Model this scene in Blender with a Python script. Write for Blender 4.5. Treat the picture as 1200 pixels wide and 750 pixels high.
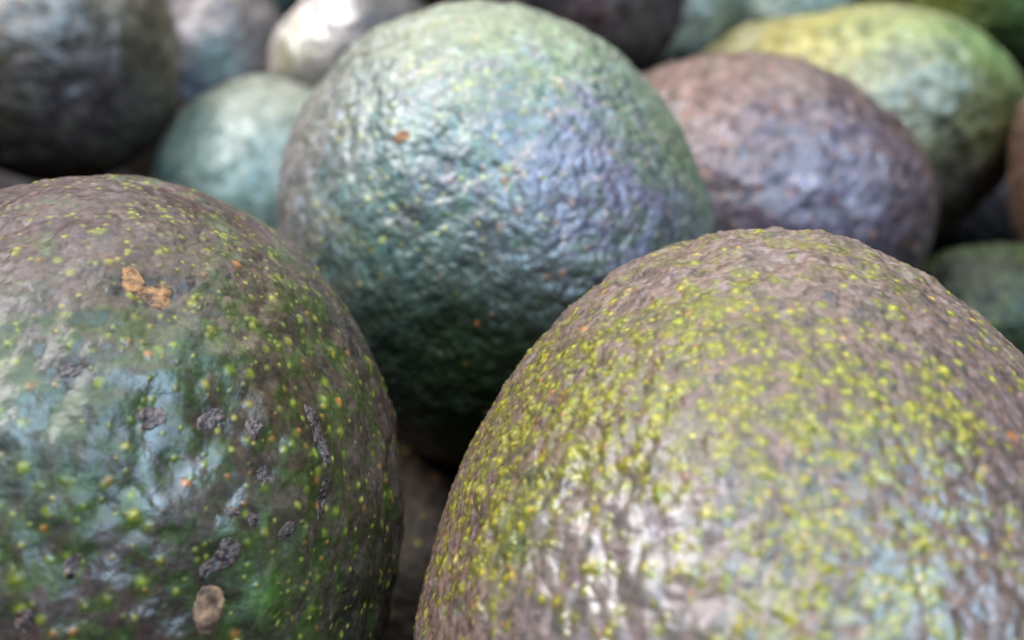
import bpy, math, time
import numpy as np
from mathutils import Matrix, Vector, Euler

T0 = time.time()
scene = bpy.context.scene
for o in list(bpy.data.objects):
    bpy.data.objects.remove(o)
COL = scene.collection

# ------------------------------------------------------------------ camera
CAM_Z = 1.0
PITCH = 12.0                                   # degrees below the horizon
cam_data = bpy.data.cameras.new("camera")
cam_data.lens = 35.0
cam_data.sensor_width = 36.0
cam_data.clip_start = 0.005
cam_data.clip_end = 50.0
cam_data.dof.use_dof = True
cam_data.dof.focus_distance = 0.1
cam_data.dof.aperture_fstop = 16.5
cam_data.dof.aperture_blades = 0
cam = bpy.data.objects.new("camera", cam_data)
cam.location = (0, 0, CAM_Z)
cam.rotation_euler = (math.radians(90 - PITCH), 0, 0)
COL.objects.link(cam)
scene.camera = cam
CAM_M = np.array(Euler(cam.rotation_euler).to_matrix())
CAM_P = np.array(cam.location)

# ------------------------------------------------------------------ world and lamps
world = bpy.data.worlds.new("World")
scene.world = world
world.use_nodes = True
bg = world.node_tree.nodes["Background"]
bg.inputs[0].default_value = (0.80, 0.88, 1.0, 1)
bg.inputs[1].default_value = 0.05


def area_lamp(name, loc, target, sx, sy, power, color):
    d = bpy.data.lights.new(name, 'AREA')
    d.shape = 'RECTANGLE'
    d.size, d.size_y = sx, sy
    d.energy = power
    d.color = color
    o = bpy.data.objects.new(name, d)
    o.location = loc
    v = Vector(target) - Vector(loc)
    o.rotation_euler = v.to_track_quat('-Z', 'Y').to_euler()
    COL.objects.link(o)
    return o


# the open front of the stall behind the photographer (pale day on the left, blue on the right)
def around(az, el, r):
    """a place round the heap: az 0 = behind the photographer, positive to the right"""
    az, el = math.radians(az), math.radians(el)
    return (r * math.cos(el) * math.sin(az), .15 - r * math.cos(el) * math.cos(az), .95 + r * math.sin(el))


area_lamp("stall_opening_light", around(-58, 56, 1.9), (0, .15, .95), 1.1, 1.1, 74, (0.97, 0.95, 1.0))
area_lamp("open_sky_light", around(30, 42, 1.9), (0, .15, .95), 1.2, 1.5, 78, (0.50, 0.75, 1.0))
# daylight through the pale awning overhead
area_lamp("awning_light", (0.0, 0.65, 2.5), (0, .2, .95), 2.0, 1.6, 38, (1.0, 0.95, 0.86))

vs = scene.view_settings
scene.display_settings.display_device = 'sRGB'
vs.view_transform = 'Standard'
vs.look = 'None'
vs.exposure = 0.0
vs.gamma = 1.0
vs.use_curve_mapping = False
scene.render.engine = 'CYCLES'
scene.cycles.max_bounces = 6

# ------------------------------------------------------------------ numpy noise
FPX = 1200 * 35.0 / 36.0


def _hash(ix, iy, iz, seed):
    h = (ix.astype(np.uint32) * np.uint32(374761393) + iy.astype(np.uint32) * np.uint32(668265263)
         + iz.astype(np.uint32) * np.uint32(2147483647 - 2147483) + np.uint32(seed * 1274126177 & 0xffffffff))
    h ^= h >> np.uint32(13)
    h *= np.uint32(1274126177)
    h ^= h >> np.uint32(16)
    h *= np.uint32(2246822519)
    h ^= h >> np.uint32(15)
    return h


_G = np.random.RandomState(7).normal(size=(256, 3)).astype(np.float32)
_G /= np.linalg.norm(_G, axis=1)[:, None]


def perlin(p, seed=0):
    p = p.astype(np.float32)
    i = np.floor(p)
    f = p - i
    i = i.astype(np.int64)
    u = f * f * f * (f * (f * 6 - 15) + 10)
    out = np.zeros(p.shape[:-1], np.float32)
    for dx in (0, 1):
        wx = u[..., 0] if dx else 1 - u[..., 0]
        for dy in (0, 1):
            wy = u[..., 1] if dy else 1 - u[..., 1]
            for dz in (0, 1):
                wz = u[..., 2] if dz else 1 - u[..., 2]
                g = _G[_hash(i[..., 0] + dx, i[..., 1] + dy, i[..., 2] + dz, seed) & np.uint32(255)]
                out += wx * wy * wz * (g[..., 0] * (f[..., 0] - dx) + g[..., 1] * (f[..., 1] - dy) + g[..., 2] * (f[..., 2] - dz))
    return out * 1.5


def fbm(p, seed=0, octaves=3, gain=0.5):
    s, a = 0, 1.0
    for k in range(octaves):
        s = s + a * perlin(p * (2.03 ** k), seed + 17 * k)
        a *= gain
    return s


def worley(p, seed=0):
    """F1 and F2 distances and a random number per cell."""
    p = p.astype(np.float32)
    i = np.floor(p)
    f = p - i
    i = i.astype(np.int64)
    d1 = np.full(p.shape[:-1], 9, np.float32)
    d2 = np.full(p.shape[:-1], 9, np.float32)
    cid = np.zeros(p.shape[:-1], np.uint32)
    for dx in (-1, 0, 1):
        for dy in (-1, 0, 1):
            for dz in (-1, 0, 1):
                h = _hash(i[..., 0] + dx, i[..., 1] + dy, i[..., 2] + dz, seed)
                ex = dx + (h & np.uint32(1023)).astype(np.float32) / 1023 - f[..., 0]
                ey = dy + ((h >> np.uint32(10)) & np.uint32(1023)).astype(np.float32) / 1023 - f[..., 1]
                ez = dz + ((h >> np.uint32(20)) & np.uint32(1023)).astype(np.float32) / 1023 - f[..., 2]
                d = ex * ex + ey * ey + ez * ez
                d2 = np.minimum(d2, np.maximum(d1, d))
                cid = np.where(d < d1, h, cid)
                d1 = np.minimum(d1, d)
    return np.sqrt(d1), np.sqrt(d2), (cid >> np.uint32(7) & np.uint32(255)).astype(np.float32) / 255


def sstep(a, b, x):
    t = np.clip((x - a) / (b - a), 0, 1)
    return t * t * (3 - 2 * t)


def lin(r, g, b):
    """sRGB 0-255 to linear."""
    c = np.array([r, g, b], np.float32) / 255
    return np.where(c <= 0.04045, c / 12.92, ((c + 0.055) / 1.055) ** 2.4)


# ------------------------------------------------------------------ materials
def skin_material():
    m = bpy.data.materials.new("avocado_skin")
    m.use_nodes = True
    nt = m.node_tree
    N, L = nt.nodes, nt.links
    b = N["Principled BSDF"]
    tc = N.new("ShaderNodeTexCoord")
    at = N.new("ShaderNodeAttribute"); at.attribute_name = "pigment"
    ag = N.new("ShaderNodeAttribute"); ag.attribute_name = "gloss"
    n1 = N.new("ShaderNodeTexNoise"); n1.inputs["Scale"].default_value = 1500; n1.inputs["Detail"].default_value = 3
    n2 = N.new("ShaderNodeTexNoise"); n2.inputs["Scale"].default_value = 420; n2.inputs["Detail"].default_value = 4
    L.new(tc.outputs["Object"], n1.inputs["Vector"]); L.new(tc.outputs["Object"], n2.inputs["Vector"])
    # mottled pigment
    mr = N.new("ShaderNodeMapRange"); mr.inputs["From Min"].default_value = .3; mr.inputs["From Max"].default_value = .7
    mr.inputs["To Min"].default_value = .42; mr.inputs["To Max"].default_value = .92
    L.new(n1.outputs["Fac"], mr.inputs["Value"])
    mx = N.new("ShaderNodeVectorMath"); mx.operation = 'SCALE'
    L.new(at.outputs["Color"], mx.inputs[0]); L.new(mr.outputs[0], mx.inputs["Scale"])
    L.new(mx.outputs[0], b.inputs["Base Color"])
    # gloss
    rr = N.new("ShaderNodeMapRange"); rr.inputs["From Min"].default_value = .3; rr.inputs["From Max"].default_value = .7
    rr.inputs["To Min"].default_value = -.06; rr.inputs["To Max"].default_value = .09
    L.new(n2.outputs["Fac"], rr.inputs["Value"])
    ad = N.new("ShaderNodeMath"); ad.operation = 'ADD'
    L.new(ag.outputs["Fac"], ad.inputs[0]); L.new(rr.outputs[0], ad.inputs[1])
    L.new(ad.outputs[0], b.inputs["Roughness"])
    # leathery fine relief
    b1 = N.new("ShaderNodeBump"); b1.inputs["Strength"].default_value = .55; b1.inputs["Distance"].default_value = .00012
    b2 = N.new("ShaderNodeBump"); b2.inputs["Strength"].default_value = .5; b2.inputs["Distance"].default_value = .00032
    L.new(n1.outputs["Fac"], b1.inputs["Height"]); L.new(n2.outputs["Fac"], b2.inputs["Height"])
    L.new(b2.outputs[0], b1.inputs["Normal"])
    L.new(b1.outputs[0], b.inputs["Normal"])
    b.inputs["IOR"].default_value = 1.5
    aw = N.new("ShaderNodeAttribute"); aw.attribute_name = "wax"        # waxy coat strength; its masks place and cut the sheen
    wc = N.new("ShaderNodeMath"); wc.operation = 'MULTIPLY'; wc.inputs[1].default_value = .6
    ws = N.new("ShaderNodeMath"); ws.operation = 'MULTIPLY_ADD'; ws.inputs[1].default_value = .42; ws.inputs[2].default_value = .22
    L.new(aw.outputs["Fac"], wc.inputs[0]); L.new(aw.outputs["Fac"], ws.inputs[0])
    L.new(wc.outputs[0], b.inputs["Coat Weight"]); L.new(ws.outputs[0], b.inputs["Specular IOR Level"])
    b.inputs["Coat IOR"].default_value = 1.45
    L.new(ad.outputs[0], b.inputs["Coat Roughness"]); L.new(b1.outputs[0], b.inputs["Coat Normal"])
    return m


def rough_material(name, c1, c2, scale, rough, bump):
    m = bpy.data.materials.new(name)
    m.use_nodes = True
    nt = m.node_tree
    N, L = nt.nodes, nt.links
    b = N["Principled BSDF"]
    tc = N.new("ShaderNodeTexCoord")
    n = N.new("ShaderNodeTexNoise"); n.inputs["Scale"].default_value = scale; n.inputs["Detail"].default_value = 5
    L.new(tc.outputs["Object"], n.inputs["Vector"])
    r = N.new("ShaderNodeValToRGB")
    r.color_ramp.elements[0].position = .35; r.color_ramp.elements[0].color = (*c1, 1)
    r.color_ramp.elements[1].position = .65; r.color_ramp.elements[1].color = (*c2, 1)
    L.new(n.outputs["Fac"], r.inputs["Fac"]); L.new(r.outputs[0], b.inputs["Base Color"])
    bp = N.new("ShaderNodeBump"); bp.inputs["Strength"].default_value = .8; bp.inputs["Distance"].default_value = bump
    L.new(n.outputs["Fac"], bp.inputs["Height"]); L.new(bp.outputs[0], b.inputs["Normal"])
    b.inputs["Roughness"].default_value = rough
    return m


M_SKIN = skin_material()
M_CORK = rough_material("cork_scar", lin(60, 40, 26), lin(142, 100, 58), 1300, .75, .0006)
M_SCAB = rough_material("dark_scab", lin(26, 20, 22), lin(86, 66, 60), 1500, .32, .0007)
M_TAN = rough_material("tan_scab", lin(70, 48, 38), lin(150, 112, 84), 900, .6, .0004)
M_WOOD = rough_material("stall_board", lin(12, 10, 9), lin(19, 15, 13), 60, .95, .0006)  # near-black board colour deepens the shade in the gaps
M_WOOD.node_tree.nodes["Principled BSDF"].inputs["Specular IOR Level"].default_value = .0

# ------------------------------------------------------------------ the stall board under the heap
def build_board():
    prof = [(-.04, -.122), (.29, -.122), (.33, -.095), (.38, -.06), (.46, -.01), (.80, .10)]   # (forward, height from camera)
    n = 25
    vs_, fs = [], []
    for y, z in prof:
        for k in range(n):
            vs_.append((-.6 + 1.2 * k / (n - 1), y, CAM_Z + z))
    nb = len(vs_)
    vs_ += [(x, y, z - .02) for x, y, z in vs_]
    for r in range(len(prof) - 1):
        for k in range(n - 1):
            a = r * n + k
            fs.append((a, a + 1, a + n + 1, a + n))
            fs.append((nb + a, nb + a + n, nb + a + n + 1, nb + a + 1))
    me = bpy.data.meshes.new("table")
    me.from_pydata(vs_, [], fs)
    me.materials.append(M_WOOD)
    o = bpy.data.objects.new("table", me)
    o["kind"] = "structure"
    COL.objects.link(o)


build_board()


# ------------------------------------------------------------------ avocado builder
class Avocado:
    """One fruit. The body is a radial function about its centre; `facing` frame: +z towards the photographer."""

    def __init__(s, px, py, dist, a, b, c, roll=0., neck=None, seed=1, nr=90, ns=240, tmax=100., back=14, phi=None):
        v = np.array([(px - 600) / FPX, -(py - 375) / FPX, -1.0])
        v /= np.linalg.norm(v)
        s.Cc = v * dist
        z = -v
        x = np.cross((0, 1., 0), z); x /= np.linalg.norm(x)
        y = np.cross(z, x)
        r = math.radians(roll)
        s.R = np.stack([math.cos(r) * x + math.sin(r) * y, -math.sin(r) * x + math.cos(r) * y, z], 1)
        s.abc = np.array([a, b, c]); s.seed = seed; s.neck = neck
        t1 = np.linspace(0, math.radians(tmax), nr + 1)[1:]
        t2 = np.linspace(math.radians(tmax), math.pi, back + 2)[1:-1]
        s.th = np.concatenate([t1, t2])
        if phi is None:
            s.ph = np.linspace(0, 2 * math.pi, ns, endpoint=False)
        else:                                   # finer where the fruit faces the photographer's frame
            c0, half, share = phi
            n1 = int(ns * share)
            p1 = np.linspace(c0 - half, c0 + half, n1, endpoint=False)
            p2 = np.linspace(c0 + half, c0 - half + 2 * math.pi, ns - n1, endpoint=False)
            s.ph = np.concatenate([p1, p2])
        s.nt, s.np = len(s.th), len(s.ph)
        T, P = np.meshgrid(s.th, s.ph, indexing='ij')
        s.dir = np.stack([np.sin(T) * np.cos(P), np.sin(T) * np.sin(P), np.cos(T)], -1).astype(np.float32)
        s.base = s.body(s.dir)
        s.P = s.dir * s.base[..., None]          # local metres
        s.N = s.P / s.abc ** 2
        s.N /= np.linalg.norm(s.N, axis=-1)[..., None]
        s.h = np.zeros_like(s.base)
        s.Q = s.P + np.array([seed * 3.17, seed * 1.31, -seed * 2.23]).astype(np.float32) * .37
        s.col = None
        s.gl = np.full_like(s.base, .38)
        s.wax = np.full_like(s.base, .75)
        s.rng = np.random.RandomState(seed * 31 + 5)
        s.screen()

    def body(s, d):
        r = 1 / np.sqrt(((d / s.abc) ** 2).sum(-1))
        if s.neck:
            n = np.array(s.neck[:3]); n = n / np.linalg.norm(n)
            q = np.clip((d * n).sum(-1), 0, 1)
            r = r * (1 + s.neck[3] * q ** s.neck[4])
        return r.astype(np.float32)

    def screen(s):
        X = s.Cc + s.P @ s.R.T
        s.sx = (600 + FPX * X[..., 0] / -X[..., 2]).astype(np.float32)
        s.sy = (375 - FPX * X[..., 1] / -X[..., 2]).astype(np.float32)

    def hit(s, px, py):
        """direction (local) of the skin point seen at a picture position"""
        w = np.array([(px - 600) / FPX, -(py - 375) / FPX, -1.0]); w /= np.linalg.norm(w)
        o = -s.R.T @ s.Cc
        d = s.R.T @ w
        A = ((d / s.abc) ** 2).sum(); B = (o * d / s.abc ** 2).sum(); Cq = ((o / s.abc) ** 2).sum() - 1
        disc = max(B * B - A * Cq, 0)
        t = (-B - math.sqrt(disc)) / A
        p = o + t * d
        return p / np.linalg.norm(p)

    def noise(s, wl, seed, octaves=3, stretch=(1, 1, 1)):
        return fbm(s.Q / (wl * np.array(stretch, np.float32)), s.seed * 7 + seed, octaves)

    def blob(s, px, py, r, n=None, amt=.5):
        """soft patch of skin around a point; r in picture pixels; n = noise field to roughen its edge"""
        d = s.hit(px, py)
        p = d * s.body(d[None])[0]
        X = s.Cc + s.R @ p
        rm = r * -X[2] / FPX
        q = np.linalg.norm(s.P - p.astype(np.float32), axis=-1) / rm
        if n is not None:
            q = q + n * amt
        return np.exp(-np.clip(q, 0, 9) ** 2 * .8).astype(np.float32)

    def mix(s, colour, w):
        w = np.clip(w, 0, 1)[..., None]
        s.col = s.col * (1 - w) + np.asarray(colour, np.float32) * w

    # --- relief
    def lumps(s, wl, amp, seed=0):
        s.h += amp * s.noise(wl, 100 + seed, 2)

    def pebbles(s, cell, amp, seed=0, stretch=(1, 1, 1), w=1.0, warp=.3):
        q = s.Q + warp * cell * np.stack([s.noise(cell * 2.2, 200 + seed, 2), s.noise(cell * 2.2, 220 + seed, 2), s.noise(cell * 2.2, 240 + seed, 2)], -1)
        f1, f2, s.cell = worley(q / (cell * np.array(stretch, np.float32)), s.seed * 5 + seed)
        mound = (1 - np.clip(f1, 0, 1.05) ** 2) * .9 + sstep(0, .5, f2 - f1) * .22
        vary = .8 + .6 * s.noise(cell * 3.5, 260 + seed, 2)
        s.h += amp * mound * vary * w
        return mound

    def pebble_tone(s, amt):
        """each pebble of the skin ripens a little differently"""
        v = (s.cell - .5) * 2
        s.col = s.col * (1 + amt * v)[..., None]
        s.col = s.col * (1 + .35 * amt * np.stack([-v * v + .3, .3 - .2 * v, v * v - .5], -1))

    # --- dots
    def window(s, d, ang):
        t = math.acos(max(-1, min(1, d[2])))
        i0 = np.searchsorted(s.th, t - ang); i1 = np.searchsorted(s.th, t + ang)
        if i1 <= i0:
            return None
        st = math.sin(t)
        rows = slice(i0, i1)
        if t < ang * 1.5 or st < 1e-3 or ang / st > 1.2:
            return rows, np.arange(s.np)
        dp = ang / st * 1.15
        p = math.atan2(d[1], d[0])
        q = (s.ph - p + math.pi) % (2 * math.pi) - math.pi
        idx = np.nonzero(np.abs(q) < dp)[0]
        if not len(idx):
            return None
        return rows, idx

    def dots(s, n, density, rad, colours, amp=.00010, halo=None, halo_col=None, maxth=100):
        """lenticels: raised corky flecks of the skin"""
        r = s.rng
        z = r.uniform(math.cos(math.radians(maxth)), 1, n); f = r.uniform(0, 2 * math.pi, n)
        D = np.stack([np.sqrt(1 - z * z) * np.cos(f), np.sqrt(1 - z * z) * np.sin(f), z], 1)
        ti = np.clip(np.searchsorted(s.th, np.arccos(z)), 0, s.nt - 1)
        ps = np.argsort(s.ph % (2 * math.pi)); pi = ps[np.clip(np.searchsorted((s.ph % (2 * math.pi))[ps], f), 0, s.np - 1)]
        keep = r.uniform(0, 1, n) < density[ti, pi]
        R0 = s.base[ti, pi]
        for k in np.nonzero(keep)[0]:
            d = D[k]
            ra = r.uniform(*rad) * r.choice([.7, .85, 1, 1, 1.15, 1.5])
            c = colours[r.randint(len(colours))] * r.uniform(.75, 1.25)
            outer = ra * (halo or 1.3)
            w = s.window(d, outer / R0[k] * 1.1)
            if w is None:
                continue
            rows, idx = w
            sub = np.ix_(range(rows.start, rows.stop), idx)
            e = s.dir[sub] - d.astype(np.float32)
            # slightly oval, random tilt
            t = np.cross(d, r.normal(size=3)); t /= np.linalg.norm(t)
            el = (e @ t.astype(np.float32))
            q = np.sqrt((e ** 2).sum(-1) + el ** 2 * r.uniform(-.15, .3)) * R0[k]
            if halo:
                wh = np.clip(1 - q / outer, 0, 1)[..., None] * .75
                s.col[sub] = s.col[sub] * (1 - wh) + halo_col * wh
            wd = sstep(1.25, .1, q / ra)
            a = wd[..., None] * r.uniform(.35, 1)
            s.col[sub] = s.col[sub] * (1 - a) + c.astype(np.float32) * a
            s.h[sub] += amp * r.uniform(.5, 1.3) * sstep(1.2, 0, q / ra)

    # --- output
    def finish(s, label, group=None, material=None):
        nt, npn = s.nt, s.np
        s.Rf = s.base
        P = s.P + s.N * s.h[..., None]
        s.Pf = P
        ctr = np.array([[0, 0, s.body(np.array([[0, 0, 1.]]))[0] + s.h[0].mean()], [0, 0, -s.body(np.array([[0, 0, -1.]]))[0]]])
        V = np.concatenate([P.reshape(-1, 3), ctr]).astype(np.float32)
        i = np.arange(nt - 1)[:, None]; j = np.arange(npn)[None]
        j2 = (j + 1) % npn
        quads = np.stack([i * npn + j, (i + 1) * npn + j, (i + 1) * npn + j2, i * npn + j2], -1).reshape(-1, 4)
        jj = np.arange(npn); jn = (jj + 1) % npn
        front = nt * npn; back = front + 1
        tf = np.stack([np.full(npn, front), jj, jn], 1)
        lb = (nt - 1) * npn
        tb = np.stack([np.full(npn, back), lb + jn, lb + jj], 1)
        loops = np.concatenate([quads.ravel(), tf.ravel(), tb.ravel()]).astype(np.int32)
        counts = np.concatenate([np.full(len(quads), 4), np.full(2 * npn, 3)])
        starts = np.concatenate([[0], np.cumsum(counts)[:-1]]).astype(np.int32)
        me = bpy.data.meshes.new("avocado")
        me.vertices.add(len(V)); me.vertices.foreach_set("co", V.ravel())
        me.loops.add(len(loops)); me.loops.foreach_set("vertex_index", loops)
        me.polygons.add(len(counts)); me.polygons.foreach_set("loop_start", starts)
        me.polygons.foreach_set("use_smooth", np.ones(len(counts), bool))
        me.update(calc_edges=True)
        c = s.col.reshape(-1, 3)
        c = np.concatenate([c, s.col[0].mean(0)[None], s.col[-1].mean(0)[None]])
        ca = me.attributes.new("pigment", 'FLOAT_COLOR', 'POINT')
        ca.data.foreach_set("color", np.c_[np.clip(c, .003, 1), np.ones(len(c))].astype(np.float32).ravel())
        g = np.concatenate([s.gl.ravel(), [s.gl[0].mean(), s.gl[-1].mean()]]).astype(np.float32)
        ga = me.attributes.new("gloss", 'FLOAT', 'POINT')
        ga.data.foreach_set("value", g)
        wa = me.attributes.new("wax", 'FLOAT', 'POINT')
        wv = np.clip(s.wax, 0, 1.3)
        wa.data.foreach_set("value", np.concatenate([wv.ravel(), [wv[0].mean(), wv[-1].mean()]]).astype(np.float32))
        me.materials.append(M_SKIN)
        o = bpy.data.objects.new("avocado", me)
        W = np.eye(4); W[:3, :3] = CAM_M @ s.R; W[:3, 3] = CAM_P + CAM_M @ s.Cc
        o.matrix_world = Matrix(W.tolist())
        o["label"] = label
        o["category"] = "avocado"
        o["group"] = "avocados heaped on the stall"
        COL.objects.link(o)
        s.obj = o
        return o

    def skin_point(s, d):
        """finished skin position for local directions (nearest grid vertex blend)"""
        t = np.arccos(np.clip(d[:, 2], -1, 1)); f = np.arctan2(d[:, 1], d[:, 0])
        q = (f - s.ph[0]) % (2 * math.pi); pr = (s.ph - s.ph[0]) % (2 * math.pi)
        i = np.clip(np.searchsorted(s.th, t), 1, s.nt - 1)
        wi = np.clip((t - s.th[i - 1]) / (s.th[i] - s.th[i - 1]), 0, 1)[:, None]
        j = np.clip(np.searchsorted(pr, q), 1, s.np - 1)
        wj = np.clip((q - pr[j - 1]) / (pr[j] - pr[j - 1]), 0, 1)[:, None]
        P = s.Pf
        return (P[i - 1, j - 1] * (1 - wi) + P[i, j - 1] * wi) * (1 - wj) + (P[i - 1, j] * (1 - wi) + P[i, j] * wi) * wj

    def scar(s, name, outline, mat, thick=.00035, seed=0, label=None):
        """a raised crust on the skin; outline = picture points (x, y) walked round its edge"""
        pts = np.array(outline, float)
        c = pts.mean(0)
        nseg, nring = 44, 9
        loop = np.concatenate([pts, pts[:1]])
        seg = np.linspace(0, len(pts), nseg, endpoint=False)
        k = seg.astype(int); f = (seg - k)[:, None]
        # rounded walk through the outline
        p0, p1, p2, p3 = pts[(k - 1) % len(pts)], pts[k % len(pts)], pts[(k + 1) % len(pts)], pts[(k + 2) % len(pts)]
        rim = .5 * ((2 * p1) + (-p0 + p2) * f + (2 * p0 - 5 * p1 + 4 * p2 - p3) * f ** 2 + (-p0 + 3 * p1 - 3 * p2 + p3) * f ** 3)
        rr = np.random.RandomState(seed + 3)
        jit = rr.normal(0, .10, nseg)
        jit = (jit + np.roll(jit, 1) + np.roll(jit, -1)) * .55
        vs_, fs = [], []
        dirs, hh = [], []
        for r in range(1, nring + 1):
            u = r / nring
            for q in range(nseg):
                e = c + (rim[q] - c) * u * (1 + jit[q] * u)
                dirs.append(s.hit(*e)); hh.append(-1 if r == nring else (1 - u ** 5))
        dirs.append(s.hit(*c)); hh.append(1)
        dirs = np.array(dirs); hh = np.array(hh)
        base = s.skin_point(dirs)
        nz = fbm(base.astype(np.float32) / .0011, seed + 50, 3) + .6
        lift = np.where(hh < 0, -.00025, thick * .3 * hh * np.clip(.45 + .9 * nz, .05, 2))
        nn = base / s.abc ** 2; nn /= np.linalg.norm(nn, axis=1)[:, None]
        V = base + nn * lift[:, None]
        ci = len(V) - 1
        for q in range(nseg):
            q2 = (q + 1) % nseg
            fs.append((ci, q, q2))
            for r in range(nring - 1):
                fs.append((r * nseg + q, (r + 1) * nseg + q, (r + 1) * nseg + q2, r * nseg + q2))
        me = bpy.data.meshes.new(name)
        me.from_pydata(V.tolist(), [], fs)
        me.materials.append(mat)
        me.polygons.foreach_set("use_smooth", [True] * len(me.polygons))
        o = bpy.data.objects.new(name, me)
        o.parent = s.obj
        if label:
            o["label"] = label
        COL.objects.link(o)


# pigments (linear albedo)
PURPLE = lin(92, 72, 68); BROWN = lin(84, 70, 58); GREEN = lin(60, 76, 26); DKGREEN = lin(34, 46, 22)
OLIVE = lin(96, 92, 42); TEAL = lin(60, 88, 72); YG = lin(160, 160, 58); YEL = lin(172, 156, 66)
ORANGE = lin(168, 106, 52); PINK = lin(176, 140, 124); GREY = lin(124, 112, 108); YELGREEN = lin(128, 132, 46)
PLUM = lin(70, 49, 45)

# ---- front left
def front_left():
    s = Avocado(120.5, 609, .128, .0345, .0403, .0365, -8.7, neck=(-.25, -1, -.25, .36, 6.0), seed=3,
                nr=400, ns=1100, tmax=82, back=36, phi=(math.radians(60), math.radians(125), .88))
    n = s.noise(.006, 1); n2 = s.noise(.0022, 2); n3 = s.noise(.012, 3, 2)
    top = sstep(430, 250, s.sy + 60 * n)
    s.lumps(.011, .00045, 1)
    s.h += .00046 * s.noise(.0046, 11, 2) * (1 - .5 * top)
    m = s.pebbles(.0015, .00019, 2, stretch=(1.0, 1.3, 1), w=.35 + .6 * top)
    s.h += (.00004 + .00007 * top) * s.noise(.0013, 12, 3)
    # shallow running folds down the right side
    s.h += .00016 * s.noise(.0022, 13, 2, stretch=(1, 4.5, 1)) * sstep(230, 380, s.sx)
    s.col = np.broadcast_to(PURPLE, s.P.shape).copy()
    s.mix(PLUM, sstep(-.1, .35, n3 + .8 * n2) * .75)
    g = sstep(-.05, .35, n + .5 * n2 + .75 * s.blob(120, 430, 190) + .35 * s.blob(300, 690, 170) + .25 * s.blob(330, 380, 120) - .55 * s.blob(120, 260, 140) - .25)
    s.mix(GREEN, g * .75 * sstep(-.35, .25, n2 + .3 * n))
    s.mix(TEAL, s.blob(40, 500, 110, n + n2, .9) * .5)  # teal patches: green skin with blue sheen mixed into the colour
    s.mix(TEAL, s.blob(215, 405, 40, n, .5) * .6)
    s.mix(lin(70, 98, 36), s.blob(300, 690, 60, n, .6) * .8)
    s.mix(DKGREEN, s.blob(440, 680, 110, n, .6) * .6)
    s.mix(lin(118, 102, 104), top * sstep(-.1, .4, n2 + .3 * n) * .25)  # lavender-grey grazing sheen on the top, painted into the pigment
    s.mix(lin(86, 78, 36), s.blob(330, 400, 150, n2, .8) * .35)
    s.col *= .88
    s.pebble_tone(.28)
    for (x, y, r) in ((172, 337, 34), (247, 715, 42), (258, 655, 36), (250, 490, 26), (296, 608, 14), (335, 622, 18), (311, 555, 14), (371, 515, 24), (380, 585, 20), (85, 665, 20), (28, 728, 22), (82, 433, 18), (180, 490, 24)):
        s.mix(lin(44, 34, 30), s.blob(x, y, r, n2, .7) * .7)
        s.h -= .00025 * s.blob(x, y, r * .8)
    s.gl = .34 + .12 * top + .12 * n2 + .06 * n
    nw = s.noise(.0045, 31, 2, stretch=(1, 1.6, 1))
    s.wax = .10 + .55 * sstep(.08, .5, nw + .35 * s.blob(40, 470, 130) + .25 * s.blob(250, 570, 80) - .12) * (1 - .55 * top) * sstep(470, 330, s.sx) * (1 - .75 * s.blob(40, 400, 110))  # coat masked to where sheen patches should show
    den = .26 + .5 * top * sstep(-.2, .2, n3) + .35 * s.blob(300, 300, 120) + .25 * s.blob(150, 340, 110)
    s.dots(7500, np.clip(den, 0, 1) * .7, (.00022, .00042), [YG * .8, YELGREEN, YEL * .8, YELGREEN], .00008)
    s.dots(1150, np.clip(1 - top, 0, 1) * .55, (.00032, .0006), [YG * .75, YELGREEN, YELGREEN, YEL * .8, ORANGE], .00012, halo=2.6, halo_col=lin(66, 82, 32))
    s.dots(1000, sstep(180, 400, s.sx) * .7, (.00024, .00042), [ORANGE, ORANGE, YEL], .0001)
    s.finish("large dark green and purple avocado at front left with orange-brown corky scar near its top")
    s.scar("corky_scar", [(141, 313), (155, 311), (166, 324), (176, 334), (196, 331), (205, 343), (204, 355), (186, 360), (170, 352), (156, 348), (144, 336), (139, 324)], M_CORK, .0005, 1, "orange-brown corky scar")
    s.scar("scab", [(234, 690), (262, 688), (268, 704), (258, 730), (246, 744), (230, 742), (226, 716)], M_TAN, .0004, 2, "tan crust with dark rim")
    s.scar("scab", [(232, 668), (254, 648), (262, 632), (276, 630), (284, 648), (272, 664), (250, 674), (238, 682)], M_SCAB, .0004, 3)
    s.scar("scab", [(232, 490), (248, 478), (264, 476), (266, 490), (250, 502), (234, 504)], M_SCAB, .0003, 4)
    s.scar("scab", [(288, 606), (296, 598), (304, 604), (302, 614), (294, 618)], M_SCAB, .0003, 5)
    s.scar("scab", [(324, 628), (336, 612), (346, 614), (342, 626), (332, 634)], M_SCAB, .0003, 6)
    s.scar("scab", [(302, 552), (312, 544), (318, 552), (312, 566), (304, 562)], M_SCAB, .0003, 7)
    s.scar("scab", [(262, 596), (272, 592), (282, 598), (280, 604), (268, 604)], M_SCAB, .0003, 8)
    s.scar("scab", [(358, 470), (366, 472), (374, 492), (380, 516), (384, 542), (378, 552), (370, 530), (364, 506), (358, 486)], M_SCAB, .0004, 9, "long dark cracked scab")
    s.scar("scab", [(378, 560), (386, 566), (384, 590), (378, 612), (372, 610), (376, 586)], M_SCAB, .0003, 10)
    s.scar("scab", [(74, 660), (86, 648), (96, 650), (92, 668), (82, 682), (74, 676)], M_SCAB, .0003, 11)
    s.scar("scab", [(16, 720), (28, 712), (40, 716), (38, 732), (26, 744), (16, 738)], M_SCAB, .0003, 12)
    s.scar("scab", [(66, 430), (78, 424), (98, 428), (96, 438), (80, 442), (68, 440)], M_SCAB, .0003, 13)
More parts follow.
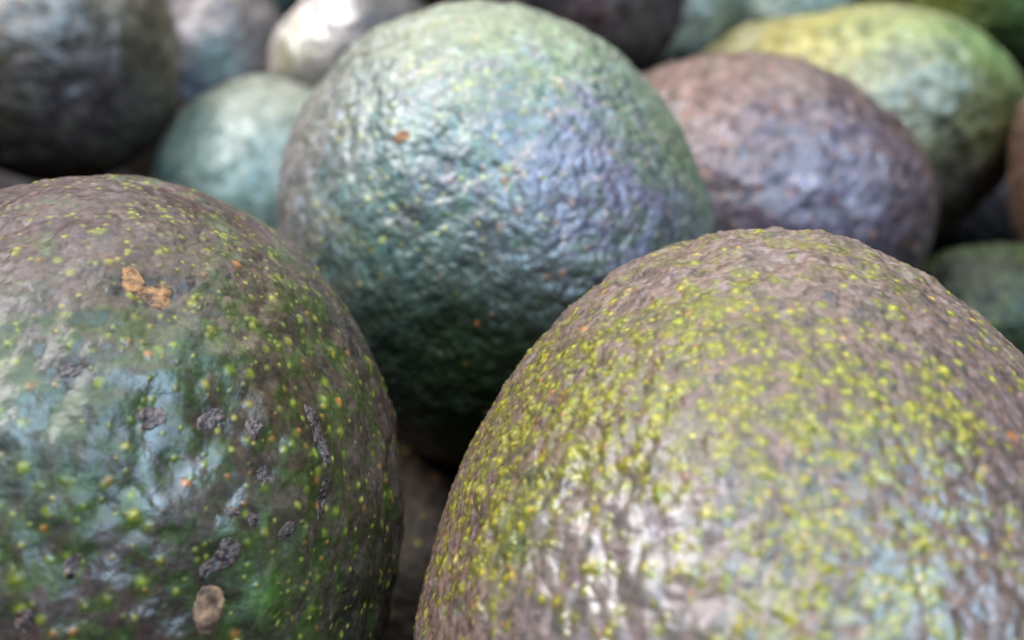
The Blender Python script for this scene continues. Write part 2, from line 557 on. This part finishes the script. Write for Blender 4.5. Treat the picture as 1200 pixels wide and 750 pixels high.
    s.scar("scab", [(160, 482), (182, 476), (198, 480), (196, 494), (178, 504), (164, 500)], M_SCAB, .0002, 14)
    s.scar("scab", [(288, 494), (300, 490), (308, 500), (302, 514), (292, 508)], M_SCAB, .0003, 15)


# ---- front right
def front_right():
    s = Avocado(906, 837.5, .120, .0387, .0541, .0455, 3.7, seed=8,
                nr=420, ns=1150, tmax=80, back=36, phi=(math.radians(95), math.radians(115), .9))
    n = s.noise(.006, 1); n2 = s.noise(.0018, 2); n3 = s.noise(.013, 3, 2)
    ridge = s.blob(690, 690, 190) + .6 * s.blob(560, 600, 130)
    knob = sstep(.3, .8, s.blob(700, 710, 190) + .25 * n)
    crest = sstep(400, 280, s.sy + 25 * n)
    s.lumps(.010, .00035, 1)
    m = s.pebbles(.0012, .00015, 2, stretch=(1, 1.35, 1), w=(.55 + .9 * crest + .3 * ridge) * (1 - .75 * knob))
    cell0 = s.cell
    s.pebbles(.0023, .00040, 6, stretch=(.9, 1.35, 1), w=knob, warp=.45)
    s.cell = cell0
    s.h += .00040 * s.noise(.0021, 13, 2, stretch=(1, 1.9, 1)) * np.clip(.25 + ridge, 0, 1) * (1 - .5 * knob)
    s.h += .00014 * s.noise(.0011, 12, 3) * (1 - .7 * knob)
    s.h += .00055 * s.noise(.0030, 14, 2) * crest
    s.col = np.broadcast_to(lin(112, 90, 82), s.P.shape).copy()
    s.mix(lin(94, 72, 70), sstep(.0, .4, n + .5 * n2) * .7)
    s.mix(lin(126, 111, 110), sstep(.05, .5, n2 - .3 * n) * .5)
    ol = .9 * s.blob(850, 470, 210) + .8 * s.blob(600, 480, 150) + .5 * s.blob(950, 640, 190) + .5 * s.blob(700, 560, 180)
    zone = sstep(.2, .85, ol + .5 * n + .3 * n2)
    s.mix(lin(92, 88, 40), zone * .58 * sstep(-.4, .2, n2))
    s.mix(lin(86, 112, 30), s.blob(610, 620, 45, n, .5) * .6)
    s.mix(lin(112, 104, 50), crest * sstep(.0, .4, n + n2) * .6)
    s.mix(PURPLE, s.blob(1130, 520, 170, n, .8) * .7)
    s.mix(lin(126, 112, 114), knob * .55)  # lilac highlight at lower left, partly painted into the pigment
    s.pebble_tone(.35)
    s.wax = .15 + 1.1 * np.clip(s.blob(690, 710, 170) + .8 * s.blob(1120, 680, 140), 0, 1) * sstep(-.25, .3, n2 + .5 * n + .1)  # coat raised where the two highlights sit
    s.gl = .46 + .12 * n2 + .05 * n - .20 * s.blob(690, 700, 180) - .20 * s.blob(1110, 670, 170)
    den = np.clip(.16 + .95 * zone - .1 * crest, 0, 1) * (1 - .7 * knob) * sstep(-.45, .1, n2 + .35)
    s.dots(26000, den * .8, (.00022, .00040), [lin(158, 154, 40), lin(150, 154, 44), lin(170, 156, 50), YELGREEN, lin(164, 150, 36)], .00011, halo=2.2, halo_col=lin(108, 104, 40))
    s.dots(1500, np.full_like(den, .5), (.00024, .00042), [YEL, ORANGE, lin(190, 160, 60)], .0001)
    s.finish("big brownish avocado crowded with yellow-green dots at front right")


# ---- centre
def centre():
    s = Avocado(583, 285, .176, .0366, .0414, .038, 24.1, neck=(-.2, .1, -1, .22, 2.0), seed=12,
                nr=260, ns=720, tmax=92, back=30)
    n = s.noise(.007, 1); n2 = s.noise(.0024, 2); n3 = s.noise(.014, 3, 2)
    s.lumps(.012, .0005, 1)
    s.pebbles(.0014, .00021, 2, stretch=(1, 1.1, 1))
    s.h += .00030 * s.noise(.0042, 11, 3)
    s.h += .00010 * s.noise(.0014, 12, 2)
    s.col = np.broadcast_to(lin(86, 88, 78), s.P.shape).copy()
    s.mix(lin(128, 116, 118), s.blob(365, 200, 180, n + .4 * n2, .6))
    s.mix(lin(98, 100, 70), s.blob(560, 50, 150, n, .6) * .7)
    s.mix(lin(76, 104, 54), s.blob(665, 80, 110, n, .7) * .8)
    s.mix(lin(52, 96, 92), s.blob(510, 265, 165, n, .7) * .9)  # green skin with the blue sheen put into its colour
    s.mix(lin(94, 76, 102), s.blob(700, 240, 150, n + .5 * n2, .9) * .9)
    s.mix(lin(86, 90, 56), s.blob(800, 180, 70, n, .6) * .6)
    s.mix(GREEN, sstep(.2, .6, n2 + n) * .3)
    s.mix(DKGREEN, s.blob(560, 440, 190, n, .5))  # dark green underside, with its shade mixed in
    s.gl = .45 + .08 * n2
    s.wax = .12 + .88 * sstep(400, 320, s.sy) * sstep(850, 760, s.sx)  # coat cut low down to dull the shaded underside
    s.col *= (1.5 - .75 * sstep(280, 370, s.sy + 20 * n))[..., None]  # painted light falloff: pigment lightened above, darkened below
    s.pebble_tone(.45)
    lf = sstep(720, 420, s.sx)
    up = sstep(360, 280, s.sy)
    s.dots(3000, up * lf * .6 * sstep(-.2, .3, n3 + .3), (.0003, .0005), [YG, YEL, lin(170, 176, 80)], .0001)
    s.dots(1500, (.25 + .75 * up) * (1 - lf) * .75, (.00028, .0005), [PINK, PINK, ORANGE * .9, lin(180, 150, 120)], .0001)
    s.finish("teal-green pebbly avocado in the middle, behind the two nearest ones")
    s.scar("corky_scar", [(461, 161), (468, 154), (479, 155), (481, 162), (472, 169), (463, 168)], M_CORK, .0005, 21, "small orange corky scar")
    s.scar("corky_scar", [(585, 214), (592, 205), (598, 208), (592, 217)], M_TAN, .0004, 22)


# ---- the ones behind, out of focus
def far(label, px, py, dist, a, b, c, roll, base, patches, seed, neck=None, dotc=(lin(120, 116, 66), lin(124, 110, 74)), nd=400, nr=100, ns=260, gl=.42, amp=1.0, tone=.85, wax=.7):
    s = Avocado(px, py, dist, a, b, c, roll, neck=neck, seed=seed, nr=nr, ns=ns, tmax=100, back=24)
    n = s.noise(.008, 1); n2 = s.noise(.003, 2)
    s.lumps(.03, .0014, 5)
    s.lumps(.013, .0006, 1)
    s.pebbles(.0019, .00036 * amp, 2)
    s.h += .0004 * amp * s.noise(.005, 11, 2)
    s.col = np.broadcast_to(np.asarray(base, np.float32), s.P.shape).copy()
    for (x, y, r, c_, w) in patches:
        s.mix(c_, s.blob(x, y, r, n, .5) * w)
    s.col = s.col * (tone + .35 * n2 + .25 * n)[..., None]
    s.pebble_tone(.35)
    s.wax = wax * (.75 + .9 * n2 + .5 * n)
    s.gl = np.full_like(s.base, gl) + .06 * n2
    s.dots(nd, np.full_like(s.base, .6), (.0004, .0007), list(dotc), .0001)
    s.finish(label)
    return s


front_left()
front_right()
centre()
far("brown-purple avocado with pale sheen to the right of the middle one", 872, 241, .226, .0391, .0311, .031, -9.2,
    lin(84, 60, 54), [(820, 110, 100, lin(104, 58, 42), .85), (960, 225, 110, lin(110, 96, 116), .8)], 21, neck=(-1, .1, -.5, .12, 3.0), dotc=(PINK, ORANGE), nd=500, nr=140, ns=360)  # lilac patch paints the pale sheen into the pigment
far("yellow-topped avocado leaning behind the brown-purple one at upper right", 996, 158, .288, .0427, .0331, .034, 7.6,
    lin(112, 106, 72), [(960, 45, 90, lin(168, 146, 48), .9), (1060, 35, 80, lin(130, 138, 46), .9), (1080, 110, 80, lin(134, 132, 118), .8), (1160, 60, 60, lin(96, 130, 70), .8), (1150, 150, 70, lin(92, 84, 26), .8), (1120, 225, 60, lin(58, 44, 46), .9)],
    22, neck=(-1, .42, -.2, .28, 4.0), nd=500, nr=140, ns=360)
far("large dark avocado cut off by the upper left corner", 59, 66, .30, .0321, .0338, .034, 13,
    lin(82, 70, 58), [(50, 60, 90, lin(108, 96, 88), .8), (180, 60, 60, lin(70, 62, 30), .6), (110, 120, 60, lin(78, 56, 66), .7)], 23, nr=140, ns=360)
far("pale teal-green avocado tucked between the dark upper left one and the middle one", 315, 233, .30, .0329, .0342, .033, 0,
    lin(106, 106, 92), [(250, 200, 80, lin(104, 122, 116), .8)], 24, nd=250, amp=.9, tone=1.2)
far("dusky brown avocado with bluish patch behind the pale teal one", 258, 74, .38, .0250, .0300, .028, 0,
    lin(92, 78, 76), [(225, 95, 25, lin(80, 82, 98), .9), (255, 70, 25, lin(84, 108, 104), .7)], 25, nd=150, amp=.9, tone=1.1)
far("pale teal avocado at the top edge above the dusky brown one", 255, -42, .44, .034, .026, .03, 0,
    lin(112, 130, 122), [], 26, nd=120, amp=.9, tone=1.3)  # raised tone: haze over the top row put into the pigment
far("greenish brown avocado with sunlit top behind the middle one's left shoulder", 432, 96, .33, .0310, .0300, .029, 0,
    lin(88, 80, 80), [(345, 60, 40, lin(82, 84, 62), .6)], 27, nd=200, amp=.9, wax=.1, tone=.6)
far("dark plum avocado rising behind the middle one's right shoulder", 672, -25, .31, .0330, .0340, .031, 0,
    lin(74, 60, 64), [(700, 15, 30, lin(120, 84, 82), .6)], 29, nd=250)
far("grey-green avocado in the top row beside the dark plum one", 806, 18, .40, .0220, .0290, .028, -12,
    lin(96, 102, 94), [(850, 30, 30, lin(112, 104, 62), .7)], 30, nd=200, amp=.9, tone=1.15)  # pigment lightened for top-row haze
far("grey-green avocado in the top row just above the yellow-topped one", 925, 20, .46, .0270, .0240, .026, 0,
    lin(100, 110, 96), [], 31, nd=150, amp=.9, tone=1.2)  # lighter tone imitates haze here too
far("olive green avocado filling the upper right corner", 1160, -22, .37, .0400, .0300, .032, 0,
    lin(92, 100, 54), [(1100, 10, 40, lin(140, 140, 56), .8), (1190, 10, 40, lin(84, 112, 60), .7)], 32, nd=300)
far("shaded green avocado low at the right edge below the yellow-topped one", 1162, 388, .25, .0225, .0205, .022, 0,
    lin(56, 70, 36), [(1110, 330, 40, lin(44, 46, 34), .8), (1180, 360, 30, lin(76, 92, 60), .8)], 33, nd=250, gl=.5, tone=.45, wax=.05)  # shade on this fruit put into its darkened pigment
far("brownish avocado barely showing at the right edge", 1268, 205, .27, .0158, .0270, .022, 0,
    lin(120, 92, 80), [], 34, nd=100)
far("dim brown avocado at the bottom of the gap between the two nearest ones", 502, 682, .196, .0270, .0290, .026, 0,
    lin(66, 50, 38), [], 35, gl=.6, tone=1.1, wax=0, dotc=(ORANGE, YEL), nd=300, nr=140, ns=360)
far("avocado added in the gap under the large upper left one, shade put into its near-black pigment", 70, 262, .37, .0300, .0270, .028, 0,
    lin(32, 28, 28), [], 38, nd=60, gl=.6, wax=0)  # added fruit; its near-black pigment stands in for the gap's shade
far("avocado deep in the gap under the yellow-topped one, shade put into its near-black pigment", 1150, 232, .37, .0300, .0270, .028, 0,
    lin(34, 28, 30), [], 37, nd=60, gl=.6, wax=0)  # pigment near black to paint in the shade of the gap
far("small dim avocado at the top edge above the yellow-topped one", 1030, -30, .47, .0200, .0180, .02, 0,
    lin(112, 118, 112), [], 36, nd=80, amp=.9)

# a shaft of direct sun that slips past the awning onto the back of the heap
d = bpy.data.lights.new("sun_shaft_light", 'SPOT')
d.energy = 7000
d.color = (1.0, .98, 1.0)
d.spot_size = math.radians(.44)
d.spot_blend = .7
d.shadow_soft_size = .02
o = bpy.data.objects.new("sun_shaft_light", d)


def at(px, py, dist):
    v = np.array([(px - 600) / FPX, -(py - 375) / FPX, -1.0]); v /= np.linalg.norm(v)
    return CAM_P + CAM_M @ (v * dist)


tgt = Vector(at(432, 96, .33).tolist()) + Vector((-.0215, -.0075, .0228))
o.location = tgt + Vector((-.55, -.2, 1.2))
o.rotation_euler = (tgt - o.location).to_track_quat('-Z', 'Y').to_euler()
COL.objects.link(o)
print("built in %.1f s, %d triangles" % (time.time() - T0, sum(len(m.loops) - 2 * len(m.polygons) for m in bpy.data.meshes)))
